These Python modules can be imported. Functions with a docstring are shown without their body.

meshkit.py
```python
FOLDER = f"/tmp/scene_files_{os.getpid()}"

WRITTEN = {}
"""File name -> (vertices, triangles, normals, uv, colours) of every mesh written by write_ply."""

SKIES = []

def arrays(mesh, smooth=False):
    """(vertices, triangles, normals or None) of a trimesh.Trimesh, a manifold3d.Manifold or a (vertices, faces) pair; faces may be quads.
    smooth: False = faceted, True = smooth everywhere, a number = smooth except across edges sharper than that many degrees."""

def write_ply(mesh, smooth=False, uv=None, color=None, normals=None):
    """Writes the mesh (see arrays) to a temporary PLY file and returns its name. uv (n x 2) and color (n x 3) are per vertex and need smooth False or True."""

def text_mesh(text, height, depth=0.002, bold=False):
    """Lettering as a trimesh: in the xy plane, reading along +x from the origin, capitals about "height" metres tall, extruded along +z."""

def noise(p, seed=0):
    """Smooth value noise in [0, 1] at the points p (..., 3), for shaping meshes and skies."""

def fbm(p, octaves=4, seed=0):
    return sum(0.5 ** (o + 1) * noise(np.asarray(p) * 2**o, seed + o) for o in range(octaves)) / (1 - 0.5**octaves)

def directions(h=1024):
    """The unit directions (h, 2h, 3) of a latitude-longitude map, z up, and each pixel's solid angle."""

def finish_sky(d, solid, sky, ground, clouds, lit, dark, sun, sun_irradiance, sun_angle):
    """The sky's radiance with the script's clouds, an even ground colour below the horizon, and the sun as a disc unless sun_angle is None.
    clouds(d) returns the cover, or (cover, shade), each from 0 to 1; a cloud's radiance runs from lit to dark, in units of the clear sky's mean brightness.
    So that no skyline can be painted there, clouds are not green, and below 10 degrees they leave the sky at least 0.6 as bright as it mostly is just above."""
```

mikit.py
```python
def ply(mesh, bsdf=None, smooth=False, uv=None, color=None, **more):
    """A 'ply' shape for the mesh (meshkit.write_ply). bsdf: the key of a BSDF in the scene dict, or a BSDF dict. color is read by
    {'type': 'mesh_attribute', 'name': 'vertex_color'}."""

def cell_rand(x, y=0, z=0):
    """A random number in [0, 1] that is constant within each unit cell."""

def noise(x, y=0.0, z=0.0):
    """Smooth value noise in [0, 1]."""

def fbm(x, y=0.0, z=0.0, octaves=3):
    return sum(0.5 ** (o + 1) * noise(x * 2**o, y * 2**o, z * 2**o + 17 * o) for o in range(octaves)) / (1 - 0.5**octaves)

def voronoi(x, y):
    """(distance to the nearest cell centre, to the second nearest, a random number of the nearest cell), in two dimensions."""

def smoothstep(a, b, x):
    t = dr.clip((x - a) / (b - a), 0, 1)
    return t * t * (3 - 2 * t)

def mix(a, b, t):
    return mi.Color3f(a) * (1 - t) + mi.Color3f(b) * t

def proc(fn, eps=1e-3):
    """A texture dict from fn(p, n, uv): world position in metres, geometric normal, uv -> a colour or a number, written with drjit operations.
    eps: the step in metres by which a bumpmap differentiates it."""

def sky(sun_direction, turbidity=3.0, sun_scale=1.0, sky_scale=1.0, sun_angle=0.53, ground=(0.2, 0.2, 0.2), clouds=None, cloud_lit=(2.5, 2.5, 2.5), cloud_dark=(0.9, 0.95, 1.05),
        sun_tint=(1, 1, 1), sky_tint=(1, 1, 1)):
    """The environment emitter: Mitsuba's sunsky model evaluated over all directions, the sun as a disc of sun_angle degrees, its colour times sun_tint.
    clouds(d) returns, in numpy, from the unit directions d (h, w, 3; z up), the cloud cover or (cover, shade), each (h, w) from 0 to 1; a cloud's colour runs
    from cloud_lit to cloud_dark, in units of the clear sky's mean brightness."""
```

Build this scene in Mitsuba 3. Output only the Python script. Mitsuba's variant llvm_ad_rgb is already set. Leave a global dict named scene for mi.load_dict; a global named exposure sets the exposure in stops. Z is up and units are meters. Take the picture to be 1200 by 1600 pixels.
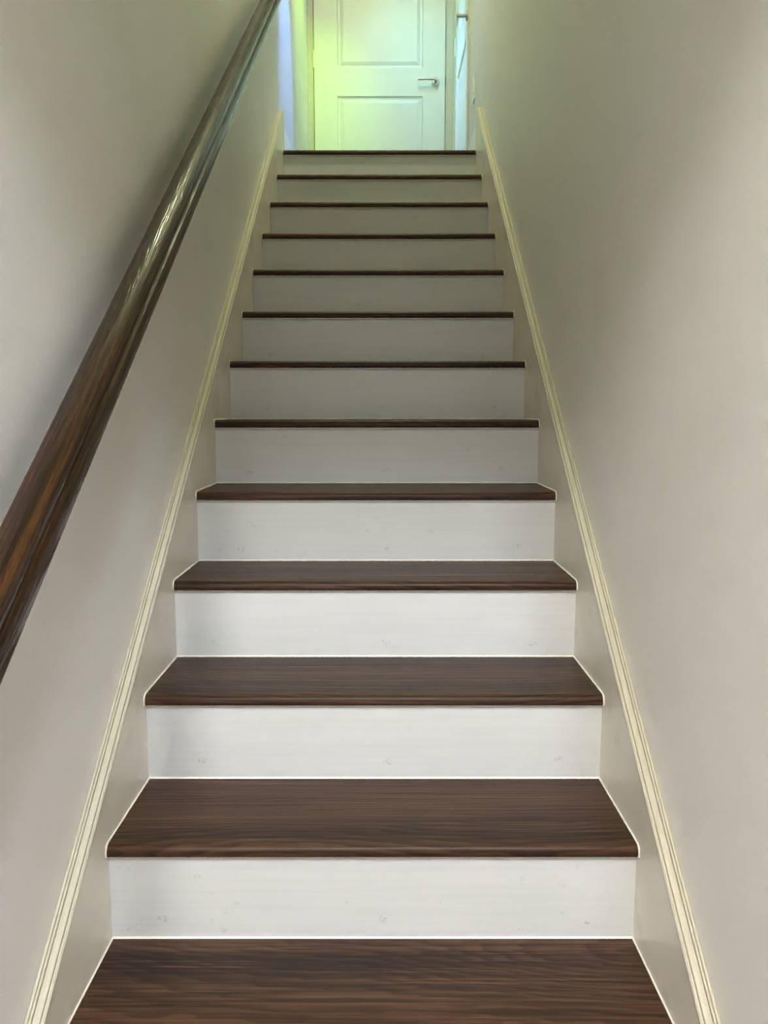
import math
import numpy as np
import trimesh
import drjit as dr
import mitsuba as mi
import mikit
from mikit import noise, fbm, smoothstep, mix, cell_rand
from shapely.geometry import Polygon, Point, LineString, box as sbox

T = mi.ScalarTransform4f
scene, labels = {}, {}

# ---------------------------------------------------------------- camera, light, exposure
F, PITCH, CX, CZ = 1250.0, -0.1251, 0.0192, 0.9229
scene['camera'] = {'type': 'perspective', 'fov': math.degrees(2 * math.atan(600 / F)), 'fov_axis': 'x', 'near_clip': 0.05, 'far_clip': 60.0,
                   'to_world': T().look_at(origin=[CX, 0, CZ], target=[CX + 0.0005, math.cos(PITCH), CZ + math.sin(PITCH)], up=[0, 0, 1])}
exposure = 0.0
UNSEEN_WINDOW_L = ((67.0, 65.5, 61.0), (97.0, 106.0, 121.0))   # unseen high windows behind the camera, placed to light the lower flight
UNSEEN_LAMP_L = (168.0, 180.0, 106.0)            # unseen round ceiling lamp, placed to light the upper flight
# coloured spots added out of view to tint the upper hall: colour (W/sr), where it hangs, where it aims, beam, cutoff
ADDED_SPOTS = [((0.6, 3.1, 12.0), (0.40, 4.42, 4.12), (-0.485, 4.38, 2.70), 8.0, 12.4),
         ((2.2, 4.6, 0.02), (-0.08, 4.62, 4.12), (-0.485, 5.28, 3.02), 12.0, 27.0),
         ((0.15, 1.5, 2.15), (0.14, 4.62, 4.12), (0.30, 5.63, 2.80), 12.0, 31.0),
         ((1.4, 3.8, 8.2), (-0.34, 5.30, 4.12), (0.485, 5.10, 2.75), 9.0, 18.0)]

# ---------------------------------------------------------------- sizes
RISE, RUN, OVER, Y1, THICK = 0.1797, 0.2445, 0.0148, 1.2936, 0.021
HALF, WALL = 0.46, 0.485               # half width between skirtboards, between walls
N = 12                                 # treads above the lowest one in view
FLOOR = -RISE
TOP = N * RISE                         # the upper hall's floor
YN = Y1 + (N - 1) * RUN                # its front edge
YD = 5.63                              # face of the door at the end of the hall
YB, YE = -1.8, 0.62                    # unseen entry hall behind the camera: its back wall, and where the stair walls begin
CEIL = TOP + 2.45
HEAD, EHIGH, EX = 1.75, 4.30, 1.25      # unseen lintel set to shade the upper flight, entry hall ceiling, half width
def nose(y): return RISE + (y - Y1) * RISE / RUN

# ---------------------------------------------------------------- helpers
def obj(key, mesh, bsdf, label=None, category=None, group=None, kind=None, smooth=False):
    scene[key] = mikit.ply(mesh, bsdf, smooth=smooth)
    tag(key, label, category, group, kind)
    return key

def tag(key, label=None, category=None, group=None, kind=None):
    d = {k: v for k, v in (('label', label), ('category', category), ('group', group), ('kind', kind)) if v}
    if d: labels[key] = d

def num(base, i): return base if i == 0 else f'{base}_{i:03d}'

def bx(x0, x1, y0, y1, z0, z1):
    b = trimesh.creation.box((x1 - x0, y1 - y0, z1 - z0)); b.apply_translation(((x0 + x1) / 2, (y0 + y1) / 2, (z0 + z1) / 2)); return b

def cat(ms): return trimesh.util.concatenate(ms)

def extrude_x(poly, x0, x1):
    """poly in (y, z) extruded along x"""
    m = trimesh.creation.extrude_polygon(poly, x1 - x0, engine='earcut')
    v = m.vertices.copy(); m.vertices = np.c_[v[:, 2] + x0, v[:, 0], v[:, 1]]
    m.fix_normals(); return m

def extrude_y(poly, y0, y1, slope=0.0, z0=0.0, yref=0.0, n=1):
    """poly in (x, z) swept along y and raised by slope (the ends stay plumb)"""
    m = trimesh.creation.extrude_polygon(poly, y1 - y0, engine='earcut')
    v = m.vertices.copy(); y = v[:, 2] + y0
    m.vertices = np.c_[v[:, 0], y, v[:, 1] + z0 + slope * (y - yref)]
    m.fix_normals(); return m

def tube(pts, r, sides=10, closed_ends=True):
    p = np.asarray(pts, float); t = np.gradient(p, axis=0); t /= np.linalg.norm(t, axis=1)[:, None]
    a = np.cross(t[0], [0.31, 0.2, 0.93]); V = []
    for i in range(len(p)):
        a = a - t[i] * (a @ t[i]); a /= np.linalg.norm(a); b = np.cross(t[i], a)
        ang = np.arange(sides) * 2 * np.pi / sides; ri = r[i] if np.ndim(r) else r
        V.append(p[i] + ri * (np.cos(ang)[:, None] * a + np.sin(ang)[:, None] * b))
    f = []
    for i in range(len(p) - 1):
        for k in range(sides):
            q, w = i * sides + k, i * sides + (k + 1) % sides
            f += [[q, w, w + sides], [q, w + sides, q + sides]]
    n0 = len(p) * sides; V = np.vstack(V + [p[:1], p[-1:]])
    for k in range(sides):
        f += [[n0, (k + 1) % sides, k], [n0 + 1, n0 - sides + k, n0 - sides + (k + 1) % sides]]
    m = trimesh.Trimesh(V, f, process=False); m.fix_normals(); return m

def lathe(profile, origin, axis, n=40):
    m = trimesh.creation.revolve(np.asarray(profile, float), sections=n)
    M = trimesh.geometry.align_vectors([0, 0, 1], axis); M[:3, 3] = origin
    m.apply_transform(M); m.fix_normals(); return m

# ---------------------------------------------------------------- materials
def rgb(*c): return {'type': 'rgb', 'value': list(c)}
def lin(r, g, b):
    c = np.array([r, g, b]) / 255.0
    return [float(x) for x in np.where(c <= 0.04045, c / 12.92, ((c + 0.055) / 1.055) ** 2.4)]

def peel(p, n, uv):
    return 0.6 * noise(p.x * 170, p.y * 170, p.z * 170) + 0.4 * noise(p.x * 360 + 7, p.y * 360, p.z * 360)
def wall_col(p, n, uv):
    f = fbm(p.x * 2.1 + 3, p.y * 2.1, p.z * 2.1, 3)
    return mix(lin(230, 228, 226), lin(225, 223, 219), smoothstep(0.35, 0.65, f))
scene['paint_wall'] = {'type': 'twosided', 'bsdf': {'type': 'bumpmap', 'arbitrary': mikit.proc(peel, 8e-4), 'scale': 0.0008,
    'bsdf': {'type': 'principled', 'base_color': mikit.proc(wall_col), 'roughness': 0.55, 'specular': 0.35}}}

def riser_col(p, n, uv):
    k = dr.floor(p.z / RISE + 1e-3); h = p.z - k * RISE
    streak = fbm(p.x * 5, h * 160, k * 7.3, 3)
    c = mix(lin(225, 227, 227), lin(220, 222, 221), smoothstep(0.4, 0.75, streak) * 0.6)
    # scuffed filler spots over the nails, three along the foot of each riser
    spot = mi.Float(0)
    for i, cx in enumerate((-0.36, 0.02, 0.37)):
        dx = (p.x - cx - 0.03 * (cell_rand(k, i, 5) - 0.5)); dz = (h - 0.030 - 0.012 * cell_rand(k, i, 9))
        d = dr.sqrt(dr.square(dx / 0.013) + dr.square(dz / 0.008))
        spot = dr.maximum(spot, (1 - smoothstep(0.4, 1.1, d)) * smoothstep(0.45, 0.8, noise(p.x * 320, p.z * 320, 3 + i)))
    fleck = smoothstep(0.86, 0.93, noise(p.x * 42, p.z * 60, k * 3.7)) * smoothstep(0.3, 0.9, noise(p.x * 260, p.z * 260, 2))
    return mix(c, lin(196, 192, 184), dr.minimum(1, spot * 0.75 + fleck * 0.35))
scene['paint_riser'] = {'type': 'twosided', 'bsdf': {'type': 'principled', 'base_color': mikit.proc(riser_col), 'roughness': 0.42, 'specular': 0.45}}
scene['paint_white'] = {'type': 'twosided', 'bsdf': {'type': 'principled', 'base_color': rgb(*lin(238, 237, 233)), 'roughness': 0.35, 'specular': 0.5}}
scene['paint_cream'] = {'type': 'twosided', 'bsdf': {'type': 'principled', 'base_color': rgb(*lin(209, 203, 186)), 'roughness': 0.38, 'specular': 0.45}}
def skirt_col(p, n, uv):
    f = fbm(p.x * 3 + 1, p.y * 4, p.z * 6, 3)
    rub = smoothstep(0.62, 0.8, fbm(p.y * 9, p.z * 13, 4.2, 3))
    return mix(mix(lin(226, 219, 207), lin(220, 213, 200), smoothstep(0.35, 0.65, f)), lin(190, 182, 168), rub * 0.35)
scene['paint_skirt'] = {'type': 'twosided', 'bsdf': {'type': 'principled', 'base_color': mikit.proc(skirt_col), 'roughness': 0.36, 'specular': 0.5}}
scene['caulk'] = {'type': 'twosided', 'bsdf': {'type': 'principled', 'base_color': rgb(*lin(250, 248, 240)), 'roughness': 0.45}}

def plank(p, n, uv):
    """dark brown wood plank, grain along x; every tread has grain of its own"""
    k = dr.floor(p.z / RISE + 0.25)
    t = p.y * 1.0 + p.z * 0.9
    off = cell_rand(k, 3, 1) * 40
    t = t + 0.014 * (fbm(p.x * 1.6 + off, t * 7, k * 1.7, 3) - 0.5)
    ring = t * 62 + 22.0 * fbm(p.x * 1.1 + off, t * 4.0, k * 3.1, 2) + 1.1 * fbm(p.x * 14, t * 90, k * 1.3, 2)
    fr = ring - dr.floor(ring)
    band = smoothstep(0.0, 0.8, fr) * (1 - smoothstep(0.86, 1.0, fr))
    fine = fbm(p.x * 4.0 + off, t * 300, k * 2.3, 4)
    broad = fbm(p.x * 1.1 + off, t * 20, k * 5.1, 3)
    c = mix(lin(35, 21, 14), lin(76, 51, 36), smoothstep(0.25, 0.75, 0.38 * broad + 0.46 * fine + 0.16 * band))
    c = mix(c, lin(95, 67, 47), smoothstep(0.56, 0.78, fine) * (0.25 + 0.75 * band) * 0.6)
    return mix(c, lin(33, 19, 13), smoothstep(0.54, 0.76, fbm(p.x * 3.2 + off + 9, t * 190, k, 4)) * 0.7)
def plank_h(p, n, uv):
    return fbm(p.x * 3, (p.y + p.z) * 420, 1.5, 2)
scene['wood_tread'] = {'type': 'twosided', 'bsdf': {'type': 'bumpmap', 'arbitrary': mikit.proc(plank_h, 6e-4), 'scale': 0.00010,
    'bsdf': {'type': 'principled', 'base_color': mikit.proc(plank), 'roughness': 0.42, 'specular': 0.22}}}

RS = 0.738                                     # slope of the handrail
RC, RSN = 1 / math.hypot(1, RS), RS / math.hypot(1, RS)
def rail_fields(p):
    s = p.y * RC + p.z * RSN                   # along the rail
    w = p.x + 0.4215                           # across it
    q = p.z * RC - p.y * RSN
    d = dr.sqrt(dr.square(w + 0.012 * (noise(s * 2.3, 1.1, 0.3) - 0.5)) + 0.00004)
    ring = s * 5.0 + d * d * 9000 * 0.9 + 2.2 * fbm(s * 4, w * 30, q * 30, 3)      # cathedral figure
    fr = ring * 1.6 - dr.floor(ring * 1.6)
    pores = smoothstep(0.45, 0.8, fbm(s * 60, w * 420, q * 420, 2)) * (1 - smoothstep(0.25, 0.5, dr.abs(fr - 0.5)))
    return s, w, q, fr, pores
def rail_col(p, n, uv):
    s, w, q, fr, pores = rail_fields(p)
    fib = fbm(s * 10, w * 330, q * 330, 3)
    c = mix(lin(28, 17, 10), lin(57, 36, 20), smoothstep(0.3, 0.7, fib))
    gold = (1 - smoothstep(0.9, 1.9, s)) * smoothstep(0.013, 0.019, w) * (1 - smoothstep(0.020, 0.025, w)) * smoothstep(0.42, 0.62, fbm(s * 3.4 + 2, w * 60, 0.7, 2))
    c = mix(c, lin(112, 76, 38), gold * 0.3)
    return mix(c, lin(26, 15, 9), pores * 0.75)
def rail_h(p, n, uv):
    s, w, q, fr, pores = rail_fields(p)
    return -0.5 * pores + 0.9 * smoothstep(0.0, 0.25, fr) * (1 - smoothstep(0.75, 1.0, fr))
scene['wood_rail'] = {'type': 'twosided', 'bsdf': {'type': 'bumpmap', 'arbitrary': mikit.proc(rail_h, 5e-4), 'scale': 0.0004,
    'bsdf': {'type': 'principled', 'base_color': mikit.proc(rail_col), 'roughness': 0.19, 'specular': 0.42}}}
scene['paint_door'] = {'type': 'twosided', 'bsdf': {'type': 'principled', 'base_color': rgb(*lin(240, 240, 234)), 'roughness': 0.38, 'specular': 0.45}}
scene['paint_ceiling'] = {'type': 'twosided', 'bsdf': {'type': 'diffuse', 'reflectance': rgb(*lin(235, 233, 228))}}
scene['nickel'] = {'type': 'twosided', 'bsdf': {'type': 'principled', 'base_color': rgb(0.60, 0.58, 0.54), 'metallic': 1.0, 'roughness': 0.25}}
scene['dark_metal'] = {'type': 'twosided', 'bsdf': {'type': 'principled', 'base_color': rgb(0.05, 0.05, 0.05), 'metallic': 0.7, 'roughness': 0.45}}
scene['plastic_white'] = {'type': 'twosided', 'bsdf': {'type': 'principled', 'base_color': rgb(*lin(238, 236, 226)), 'roughness': 0.3}}

# ---------------------------------------------------------------- the setting
DX0, DX1 = -0.441, 0.428                       # door at the end of the hall
DH = 2.03
RY0, RY1 = 4.665, 5.455                        # door in the right wall
W_ = 0.12
obj('wall_left', bx(-WALL - W_, -WALL, YE, YD + 0.16, FLOOR - 0.1, CEIL), 'paint_wall', 'greige painted wall behind the dark handrail', 'wall', kind='structure')
g = 0.004
obj('wall_right', cat([bx(WALL, WALL + W_, YE, RY0 - g, FLOOR - 0.1, CEIL), bx(WALL, WALL + W_, RY1 + g, YD + 0.16, FLOOR - 0.1, CEIL),
     bx(WALL, WALL + W_, RY0 - g, RY1 + g, TOP + DH + g, CEIL)]), 'paint_wall', 'greige painted wall opposite the handrail, with the outlet near its far end', 'wall', kind='structure')
obj('wall_front', cat([bx(-WALL, DX0 - g, YD + 0.012, YD + 0.16, TOP - 0.15, CEIL), bx(DX1 + g, WALL, YD + 0.012, YD + 0.16, TOP - 0.15, CEIL),
     bx(DX0 - g, DX1 + g, YD + 0.012, YD + 0.16, TOP + DH + g, CEIL)]), 'paint_wall', 'end wall of the upper hall around the white door', 'wall', kind='structure')
obj('ceiling', bx(-WALL - W_, WALL + W_, YE - W_, YD + 0.16, CEIL, CEIL + 0.1), 'paint_ceiling', 'flat white ceiling over stairs and upper hall', 'ceiling', kind='structure')
obj('floor', bx(-EX, EX, YB, Y1 - RUN + OVER + 0.1, FLOOR - 0.1, FLOOR), 'wood_tread', 'dark wood floor at the foot of the stairs', 'floor', kind='structure')
obj('floor_upper', bx(-WALL, WALL, YN + 0.13, YD + 0.16, TOP - 0.1, TOP), 'wood_tread', 'dark wood floor of the upper hall before the doors', 'floor', kind='structure')
# unseen entry hall behind the camera, shaped for its window light and lintel shade
obj('unseen_lintel_wall', cat([bx(-EX, -WALL, YE - W_, YE, FLOOR, EHIGH), bx(WALL, EX, YE - W_, YE, FLOOR, EHIGH), bx(-WALL, WALL, YE - W_, YE, HEAD, CEIL)]),
    'paint_wall', 'unseen wall with a lintel placed to shade the upper flight', 'wall', kind='structure')
obj('wall_entry_left', bx(-EX - W_, -EX, YB - W_, YE, FLOOR, EHIGH), 'paint_wall', 'left wall of the unseen entry hall at the foot of the stairs', 'wall', kind='structure')
obj('wall_entry_right', bx(EX, EX + W_, YB - W_, YE, FLOOR, EHIGH), 'paint_wall', 'right wall of the unseen entry hall at the foot of the stairs', 'wall', kind='structure')
obj('ceiling_entry', bx(-EX, EX, YB - W_, YE - W_, EHIGH, EHIGH + 0.1), 'paint_ceiling', 'white ceiling of the unseen entry hall at the foot of the stairs', 'ceiling', kind='structure')
WINS = ((-0.85, -0.28), (0.52, 0.80)); WZ0, WZ1 = 2.90, 4.05      # two high windows out of view, sized and placed to light the lower flight
obj('wall_back', cat([bx(a, b, YB - W_, YB, FLOOR, EHIGH) for a, b in ((-EX, WINS[0][0]), (WINS[0][1], WINS[1][0]), (WINS[1][1], EX))] +
    [bx(a, b, YB - W_, YB, z0, z1) for a, b in WINS for z0, z1 in ((FLOOR, WZ0), (WZ1, EHIGH))]),
    'paint_wall', 'back wall of the unseen entry hall with two high windows', 'wall', kind='structure')
for i, (a, b) in enumerate(WINS):
    k = f'unseen_window_{i + 1}'
    obj(k, cat([bx(a, a + 0.03, YB - 0.07, YB - 0.01, WZ0, WZ1), bx(b - 0.03, b, YB - 0.07, YB - 0.01, WZ0, WZ1), bx(a + 0.03, b - 0.03, YB - 0.07, YB - 0.01, WZ0, WZ0 + 0.03),
        bx(a + 0.03, b - 0.03, YB - 0.07, YB - 0.01, WZ1 - 0.03, WZ1)]), 'paint_white', f'out-of-view light source for the lower flight, high white framed window on the {"left" if i == 0 else "right"} of the entry hall', 'unseen_window', kind='structure')
    pane = trimesh.Trimesh([[a + 0.03, YB - 0.04, WZ0 + 0.03], [b - 0.03, YB - 0.04, WZ0 + 0.03], [b - 0.03, YB - 0.04, WZ1 - 0.03], [a + 0.03, YB - 0.04, WZ1 - 0.03]], [[0, 2, 1], [0, 3, 2]], process=False)
    scene[f'{k}__pane'] = {**mikit.ply(pane, 'paint_white'), 'emitter': {'type': 'area', 'radiance': rgb(*UNSEEN_WINDOW_L[i])}}

# ---------------------------------------------------------------- the staircase
ROOT = 'staircase'
tag(ROOT, 'straight flight of stairs with dark wood treads and white risers between two walls', 'staircase')
R1, R2 = 0.0125, 0.005
def arc(cx, cz, r, a0, a1, n=7):
    a = np.radians(np.linspace(a0, a1, n)); return [(cx + r * math.cos(t), cz + r * math.sin(t)) for t in a]
def nose_profile(depth):
    # (y from the front edge, z from the top)
    return [(depth, 0.0)] + arc(R1, -R1, R1, 90, 180) + arc(R2, -THICK + R2, R2, 180, 270, 5) + [(depth, -THICK)]
def caulk_mesh(y0, z0, depth, side):
    x = side * (HALF - 0.0012)
    path = [(y0 - 0.001 + a, z0 + 0.0008 + b) for a, b in [(depth, 0)] + arc(R1, -R1, R1 + 0.0008, 90, 180, 6) + arc(R2, -THICK + R2, R2 + 0.0008, 180, 235, 4)]
    line = LineString(path).simplify(1e-5)
    pts = [(x, a, b) for a, b in path]
    pts = [pts[0], tuple(np.add(pts[0], np.subtract(pts[1], pts[0]) * 0.5))] + pts[1:]
    return tube(pts, 0.0018, 8)
for n in range(0, N + 1):
    y0, z0 = Y1 + (n - 1) * RUN, n * RISE
    depth = RUN + OVER if n < N else 0.13
    k = f'{ROOT}__' + num('tread', n)
    lab = {0: 'lowest dark wood tread in view', N: 'dark wood nosing at the edge of the upper floor'}.get(n)
    poly = Polygon([(y0 + a, z0 + b) for a, b in nose_profile(depth)])
    obj(k, extrude_x(poly, -HALF, HALF), 'wood_tread', lab, smooth=35)
    for j, s in enumerate((-1, 1)):
        obj(k + '__' + num('caulk_bead', j), caulk_mesh(y0, z0, depth if n < N else 0.10, s), 'caulk', 'thin white caulk line' if n == 0 and j == 0 else None, smooth=50)
    # riser below this tread, with the small strip tucked under the nosing
    rz0 = z0 - RISE
    r = f'{ROOT}__' + num('riser', n)
    obj(r, bx(-HALF, HALF, y0 + OVER, y0 + OVER + 0.018, rz0, z0 - THICK), 'paint_riser', 'white painted riser' if n == 0 else None)
    obj(r + '__thin_strip', extrude_x(Polygon([(y0 + OVER, z0 - THICK), (y0 + OVER - 0.006, z0 - THICK), (y0 + OVER - 0.006, z0 - THICK - 0.0035), (y0 + OVER - 0.0035, z0 - THICK - 0.006), (y0 + OVER, z0 - THICK - 0.006)]),
        -HALF + 0.0005, HALF - 0.0005), 'paint_riser')
    foot = [(0, 0), (-0.0025, 0), (-0.0008, 0.0018), (0, 0.003)]
    if n: obj(r + '__caulk_bead', extrude_x(Polygon([(y0 + OVER + a, rz0 + b) for a, b in foot]), -HALF + 0.001, HALF - 0.001), 'caulk')

# skirtboards with a moulded cap on each wall
SKL = (0.065, 1.03, 0.759)                     # z, at y, slope of the cap's inner lower edge
SKR = (0.078, 1.014, 0.758)
YS0, BASE_H = Y1 - RUN + OVER - 0.30, 0.183
def cap_poly(side):
    T_ = WALL - HALF + 0.002
    pr = [(0, -0.004), (0, 0.0150), (0.0022, 0.0168), (0.0044, 0.0152), (0.0050, 0.0105), (0.0056, 0.0105), (0.0062, 0.0140), (0.0076, 0.0144), (0.0088, 0.0136), (0.0092, 0.0070), (0.0106, 0.0070),
          (0.0110, 0.0124), (0.0160, 0.0128), (0.0208, 0.0122), (0.0212, 0.0060), (0.0226, 0.0060), (0.0230, 0.0106), (0.0250, 0.0106), (T_, 0.0080), (T_, 0.0005), (T_ - 0.002, -0.004)]
    return Polygon([(side * (WALL - 0.0006 - a), b) for a, b in pr])
for j, (s, (z, y, m), nm) in enumerate(((-1, SKL, 'skirtboard below the handrail'), (1, SKR, 'skirtboard on the wall opposite the handrail'))):
    cap = lambda yy: z + m * (yy - y)
    ye = y + (TOP + BASE_H - z) / m            # where the cap reaches the upper hall's baseboard
    ys = y + (FLOOR + 0.05 - z) / m
    ys = max(ys, YE + 0.002)
    k = f'{ROOT}__' + num('skirtboard', j)
    poly = Polygon([(ys, max(FLOOR, cap(ys) - 0.40)), (ys, cap(ys) - 0.003), (ye, cap(ye) - 0.003), (ye + 0.028, cap(ye) - 0.003), (ye + 0.028, TOP - 0.25), (ye - 0.02, TOP - 0.25)])
    low = [(ys, FLOOR), (ys, cap(ys) - 0.004), (ye, cap(ye) - 0.004), (ye + 0.028, cap(ye) - 0.004), (ye + 0.028, TOP - 0.25), (ye - 0.3, TOP - 0.55), (1.4, FLOOR)]
    a, b = sorted((s * HALF, s * (WALL - 0.0006)))
    obj(k, extrude_x(Polygon(low), a, b), 'paint_skirt', 'greige ' + nm)
    obj(k + '__cap_moulding', extrude_y(cap_poly(s), ys, ye, m, z + 0.0, y), 'paint_cream', 'cream grooved cap moulding')

# baseboards in the upper hall
def base_poly(side, x):
    pr = [(0, 0), (0.013, 0), (0.013, BASE_H - 0.035), (0.0105, BASE_H - 0.030), (0.0105, BASE_H - 0.012), (0.007, BASE_H - 0.004), (0.004, BASE_H), (0, BASE_H)]
    return Polygon([(side * (x - a), TOP + b) for a, b in pr])
yl = SKL[1] + (TOP + BASE_H - SKL[0]) / SKL[2] + 0.028; yr = SKR[1] + (TOP + BASE_H - SKR[0]) / SKR[2] + 0.028
CAS = 0.090
obj('baseboard_left', extrude_y(base_poly(-1, WALL), yl, YD - 0.006, 0), 'paint_white', 'white baseboard at the head of the stairs on the handrail side', 'baseboard', kind='structure')
obj('baseboard_right', extrude_y(base_poly(1, WALL), yr, RY0 - CAS, 0), 'paint_white', 'white baseboard at the head of the stairs below the outlet', 'baseboard', kind='structure')

# ---------------------------------------------------------------- doors
def leaf(w, h, thick, panels, d=0.010):
    """moulded leaf: front face at v=0 looking to -v, u across 0..w, height 0..h; panels (u0, u1, z0, z1)"""
    us = sorted({0.0, w} | {p[0] for p in panels} | {p[1] for p in panels}); zs = sorted({0.0, h} | {p[2] for p in panels} | {p[3] for p in panels})
    V, Fc = [], []
    def quad(a, b, c, e):
        i = len(V); V.extend([a, b, c, e]); Fc.extend([[i, i + 1, i + 2], [i, i + 2, i + 3]])
    for i in range(len(us) - 1):
        for k in range(len(zs) - 1):
            u0, u1, z0, z1 = us[i], us[i + 1], zs[k], zs[k + 1]
            if any(abs(p[0] - u0) < 1e-9 and abs(p[1] - u1) < 1e-9 and abs(p[2] - z0) < 1e-9 and abs(p[3] - z1) < 1e-9 for p in panels): continue
            quad((u0, 0, z0), (u1, 0, z0), (u1, 0, z1), (u0, 0, z1))
    body = trimesh.Trimesh(V, Fc, process=False)
    shell = bx(0, w, 0.012, thick, 0, h)
    rim = trimesh.Trimesh([(0, 0, 0), (w, 0, 0), (w, 0, h), (0, 0, h), (0, .012, 0), (w, .012, 0), (w, .012, h), (0, .012, h)],
                          [[0, 5, 1], [0, 4, 5], [1, 6, 2], [1, 5, 6], [2, 7, 3], [2, 6, 7], [3, 4, 0], [3, 7, 4]], process=False)
    ps = []
    for (u0, u1, z0, z1) in panels:
        V, Fc = [], []
        rings = [(0, 0), (0.004, 0.004), (0.010, d - 0.001), (0.020, d), (0.024, d - 0.002), (0.040, 0.003), (0.044, 0.0025)]
        for (i, v) in rings: V += [(u0 + i, v, z0 + i), (u1 - i, v, z0 + i), (u1 - i, v, z1 - i), (u0 + i, v, z1 - i)]
        for q in range(len(rings) - 1):
            for c in range(4):
                a, b = q * 4 + c, q * 4 + (c + 1) % 4
                Fc += [[a, b, b + 4], [a, b + 4, a + 4]]
        e = (len(rings) - 1) * 4; Fc += [[e, e + 1, e + 2], [e, e + 2, e + 3]]
        ps.append(trimesh.Trimesh(V, Fc, process=False))
    return cat([body, rim, shell]), ps

def lever(L, sgn=1):
    """lever set: rose, neck, arm; u across (arm towards -u*sgn), v out of the door (negative = towards the viewer)"""
    rose = lathe([(0, 0), (0.0, 0.0), (0.026, 0.0), (0.026, 0.005), (0.023, 0.009), (0.013, 0.010), (0.013, 0.010), (0, 0.010)], (0, 0, 0), (0, -1, 0))
    neck = lathe([(0, 0), (0.0105, 0), (0.0105, 0.040), (0.0095, 0.052), (0.0, 0.052)], (0, -0.008, 0), (0, -1, 0), 24)
    path = [(0.004, -0.050, 0), (-0.01, -0.0515, 0), (-0.04, -0.052, 0.001), (-0.08, -0.051, 0.001), (-L, -0.049, 0.0)]
    arm = tube([(sgn * a, b, c) for a, b, c in path], [0.0075, 0.0085, 0.0072, 0.0066, 0.0058], 14)
    return rose, neck, arm

def hinge(): return cat([trimesh.creation.cylinder(0.0065, 0.100, sections=14), trimesh.creation.cylinder(0.0072, 0.003, sections=14).apply_translation((0, 0, 0.0165)),
                         trimesh.creation.cylinder(0.0072, 0.003, sections=14).apply_translation((0, 0, -0.0165)), trimesh.creation.icosphere(2, 0.006).apply_translation((0, 0, 0.052)),
                         trimesh.creation.icosphere(2, 0.006).apply_translation((0, 0, -0.052))])

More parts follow.
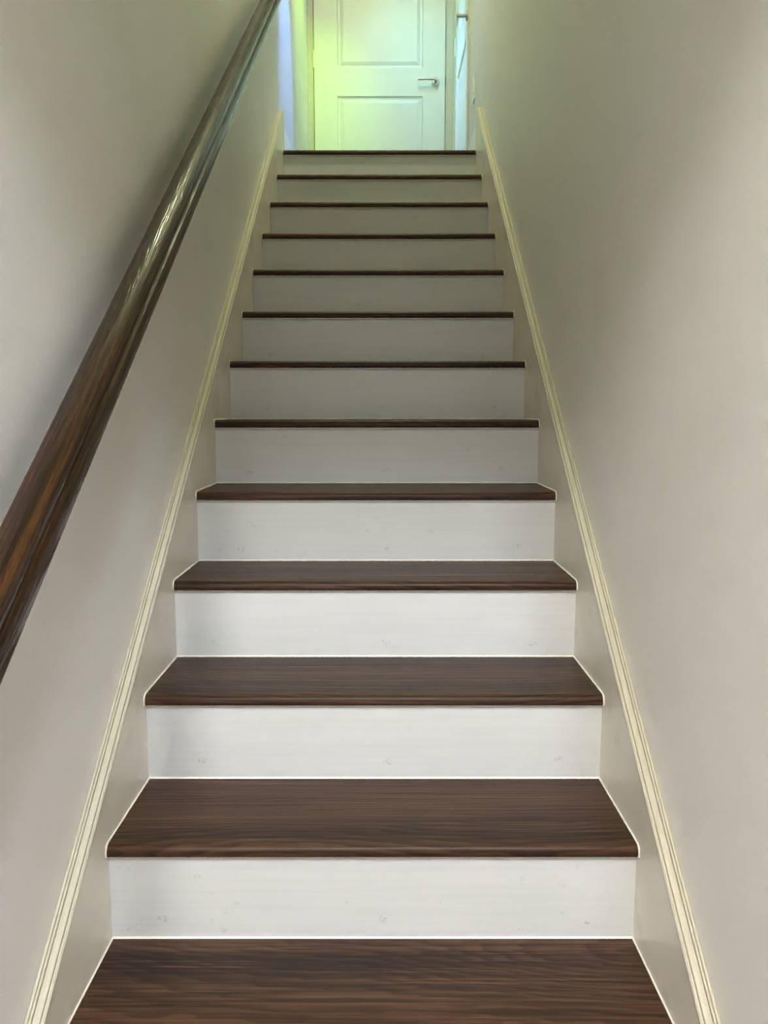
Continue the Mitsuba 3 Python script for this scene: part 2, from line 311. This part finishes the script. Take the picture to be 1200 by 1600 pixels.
def put(m, M):
    m = m.copy(); m.apply_transform(M); return m
def build_door(name, w, M, label, hinge_u, hinge_sgn, arm_sgn, lever_u, panels):
    body, ps = leaf(w, DH - 0.006, 0.035, panels)
    tag(name, label, 'door', kind='structure')
    obj(f'{name}__leaf', put(body, M), 'paint_door')
    for i, p in enumerate(ps): obj(f'{name}__leaf__' + num('panel', i), put(p, M), 'paint_door')
    ms = lever(0.118, arm_sgn); off = np.eye(4); off[:3, 3] = (lever_u, 0, 0.932)
    h = f'{name}__door_handle'
    tag(h, 'brushed metal lever handle')
    for part, m in zip(('rose', 'neck', 'lever'), ms): obj(f'{h}__{part}', put(m, M @ off), 'nickel', smooth=40)
    for i, hz in enumerate((0.19, 1.075, 1.84)):
        o = np.eye(4); o[:3, 3] = (hinge_u, -0.004, hz)
        obj(f'{name}__' + num('hinge', i), put(hinge(), M @ o), 'paint_white' , smooth=40)
M1 = np.eye(4); M1[:3, 3] = (DX0, YD, TOP + 0.004)
w1 = DX1 - DX0
PU = (0.152, w1 - 0.146)
build_door('door_1', w1, M1, 'white two-panel door at the end of the upper hall, lit green and blue', -0.004, -1, 1, w1 - 0.063,
           [(PU[0], PU[1], 0.235, 0.845), (PU[0], PU[1], 1.020, 1.88)])
obj('door_1__latch_plate', bx(DX1 - 0.0005, DX1 + 0.003, YD - 0.001, YD + 0.02, TOP + 0.905, TOP + 0.965), 'dark_metal')
# right wall door: u runs towards the far end, v into the wall
M2 = np.array([[0, 1, 0, WALL - 0.002], [1, 0, 0, RY0], [0, 0, 1, TOP + 0.004], [0, 0, 0, 1.0]])
M2m = M2.copy()
w2 = RY1 - RY0
build_door('door_2', w2, M2, 'white door in the right wall of the upper hall, seen nearly edge-on', w2 + 0.004, 1, -1, 0.065,
           [(0.12, w2 - 0.12, 0.235, 0.845), (0.12, w2 - 0.12, 1.020, 1.88)])

# casings: moulded boards round the doors
def casing_prof(w, t):
    return [(0, 0), (0, t * 0.55), (w * 0.06, t * 0.75), (w * 0.14, t * 0.75), (w * 0.20, t * 0.55), (w * 0.30, t * 0.62), (w * 0.70, t * 0.95), (w * 0.86, t), (w, t * 0.92), (w, 0)]
def casing_y(x0, x1, y, z0, z1, t, flip):      # on the end wall, face towards -y
    w = x1 - x0
    pr = [((x1 - a) if flip else (x0 + a), y - b) for a, b in casing_prof(w, t)]
    m = trimesh.creation.extrude_polygon(Polygon(pr), z1 - z0, engine='earcut'); m.apply_translation((0, 0, z0)); return m
def casing_x(y0, y1, x, z0, z1, t, flip):      # on the right wall, face towards -x
    w = y1 - y0
    pr = [(x - b, (y1 - a) if flip else (y0 + a)) for a, b in casing_prof(w, t)]
    m = trimesh.creation.extrude_polygon(Polygon(pr), z1 - z0, engine='earcut'); m.apply_translation((0, 0, z0)); m.fix_normals(); return m
tag('trim_1', 'cream casing around the white door at the end of the upper hall', 'door casing', kind='structure')
obj('trim_1__casing', casing_y(-WALL, DX0 - 0.003, YD + 0.012, TOP, TOP + DH + 0.05, 0.018, True), 'paint_cream')
obj('trim_1__casing_001', casing_y(DX1 + 0.003, WALL, YD + 0.012, TOP, TOP + DH + 0.05, 0.018, False), 'paint_cream')
obj('trim_1__casing_002', bx(-WALL, WALL, YD - 0.006, YD + 0.012, TOP + DH + 0.05, TOP + DH + 0.14), 'paint_cream')
tag('trim_2', 'cream casing around the door in the right wall beyond the outlet', 'door casing', kind='structure')
obj('trim_2__casing', casing_x(RY0 - CAS, RY0 - 0.003, WALL, TOP, TOP + DH + 0.006, 0.011, True), 'paint_cream')
obj('trim_2__casing_001', casing_x(RY1 + 0.003, RY1 + CAS, WALL, TOP, TOP + DH + 0.006, 0.011, False), 'paint_cream')
obj('trim_2__casing_002', bx(WALL - 0.011, WALL, RY0 - CAS, RY1 + CAS, TOP + DH + 0.006, TOP + DH + 0.096), 'paint_cream')

# ---------------------------------------------------------------- handrail on the left wall
def rail_poly():
    c = -0.4215
    half = [(0.0, 0.866), (0.008, 0.8655), (0.015, 0.862), (0.020, 0.857), (0.0235, 0.850), (0.0250, 0.842), (0.0245, 0.836), (0.0225, 0.832), (0.0205, 0.829), (0.0205, 0.823), (0.0225, 0.820),
            (0.0255, 0.818), (0.0275, 0.812), (0.0285, 0.803), (0.0280, 0.793), (0.0262, 0.787), (0.0230, 0.784), (0.0230, 0.780), (0.0200, 0.776)]
    pts = [(c + a, b) for a, b in half] + [(c - a, b) for a, b in half[::-1][:-1]]
    return Polygon(pts)
RY_0, RY_1 = 0.70, 4.02
tag('handrail', 'glossy dark brown oak handrail sloping up the left wall', 'handrail')
zr = nose(1.0)
obj('handrail__rail', extrude_y(rail_poly(), RY_0, RY_1, RS, zr, 1.0), 'wood_rail', smooth=28)
for i, yb in enumerate((0.95, 2.30, 3.70)):
    zb = zr + RS * (yb - 1.0)
    k = 'handrail__' + num('bracket', i)
    rose = lathe([(0, 0), (0.024, 0), (0.024, 0.003), (0.019, 0.006), (0, 0.006)], (-WALL, yb, zb + 0.715), (1, 0, 0))
    a = np.linspace(0, 1, 9)
    path = [(-WALL + 0.005 + 0.0595 * math.sin(t * math.pi / 2), yb, zb + 0.715 + 0.064 * (1 - math.cos(t * math.pi / 2))) for t in a]
    obj(k, cat([rose, tube(path, 0.006, 12)]), 'nickel', smooth=40)

# ---------------------------------------------------------------- outlet on the right wall of the upper hall
sy, sz = 4.33, TOP + 0.405
tag('wall_outlet', 'white outlet plate low on the right wall at the head of the stairs', 'outlet')
pl = trimesh.creation.extrude_polygon(sbox(-0.034, -0.058, 0.034, 0.058).buffer(0.006), 0.004, engine='earcut')
pl2 = trimesh.creation.extrude_polygon(sbox(-0.032, -0.056, 0.032, 0.056).buffer(0.005), 0.003, engine='earcut'); pl2.apply_translation((0, 0, 0.004))
MS = np.array([[0, 0, -1, WALL], [-1, 0, 0, sy], [0, 1, 0, sz], [0, 0, 0, 1.0]])
obj('wall_outlet__plate', put(cat([pl, pl2]), MS), 'plastic_white')
for i, q in enumerate((-0.020, 0.020)):
    face = Point(0, 0).buffer(0.0165, 12).intersection(sbox(-0.02, -0.0135, 0.02, 0.0135))
    for hx, hh in ((-0.006, 0.0045), (0.006, 0.0038)): face = face.difference(sbox(hx - 0.0011, 0.001 - hh, hx + 0.0011, 0.001 + hh))
    face = face.difference(Point(0, -0.0085).buffer(0.0024, 6))
    m = trimesh.creation.extrude_polygon(face, 0.0022, engine='earcut'); m.apply_translation((0, q, 0.007))
    obj('wall_outlet__' + num('receptacle', i), put(m, MS), 'plastic_white')
obj('wall_outlet__screw', put(lathe([(0, 0), (0.0032, 0), (0.0028, 0.001), (0, 0.0012)], (0, 0, 0.007), (0, 0, 1), 16), MS), 'nickel')

# ---------------------------------------------------------------- above the frame: unseen ceiling lamp, and spots added to tint the upper hall
tag('unseen_ceiling_lamp', 'round flush lamp out of view, placed to light the upper flight', 'unseen ceiling lamp')
LY = 3.30
obj('unseen_ceiling_lamp__base', lathe([(0, 0), (0.135, 0), (0.135, 0.02), (0.12, 0.03), (0, 0.03)], (0.0, LY, CEIL), (0, 0, -1)), 'nickel', smooth=40)
dif = lathe([(0, 0), (0.115, 0), (0.112, 0.018), (0.095, 0.034), (0.06, 0.045), (0, 0.05)], (0.0, LY, CEIL - 0.03), (0, 0, -1))
scene['unseen_ceiling_lamp__shade'] = {**mikit.ply(dif, 'plastic_white', smooth=40), 'emitter': {'type': 'area', 'radiance': rgb(*UNSEEN_LAMP_L)}}
tag('added_track_light', 'four added spot heads, out of view, that tint the upper hall', 'added track light')
TRZ = 4.33
obj('added_track_light__track', bx(-0.42, 0.44, 4.54, 4.575, TRZ - 0.022, TRZ), 'plastic_white')
for i, tx in enumerate((-0.3, 0.3)):
    obj('added_track_light__' + num('rod', i), bx(tx - 0.005, tx + 0.005, 4.5525, 4.5625, TRZ, CEIL), 'plastic_white')
for i, (col, o, t, bw, co) in enumerate(ADDED_SPOTS):
    d = np.subtract(t, o); d = d / np.linalg.norm(d)
    scene[f'added_bulb_{i}'] = {'type': 'spot', 'intensity': rgb(*col), 'to_world': T().look_at(origin=list(o), target=list(t), up=[0.1, 0.2, 1]), 'beam_width': bw, 'cutoff_angle': co}
    o0 = np.array(o) - d * 0.012
    can = lathe([(0.0, -0.075), (0.020, -0.075), (0.028, -0.06), (0.030, 0.010), (0.028, 0.010), (0.026, -0.01), (0.0, -0.012)], o0, d, 28)
    j = np.array(o0) - d * 0.06; e = np.array([o[0], 4.5575, TRZ - 0.02])
    obj('added_track_light__' + num('spot_head', i), cat([can, tube([j, (j + e) / 2, e], 0.007, 10)]), 'plastic_white', smooth=40)
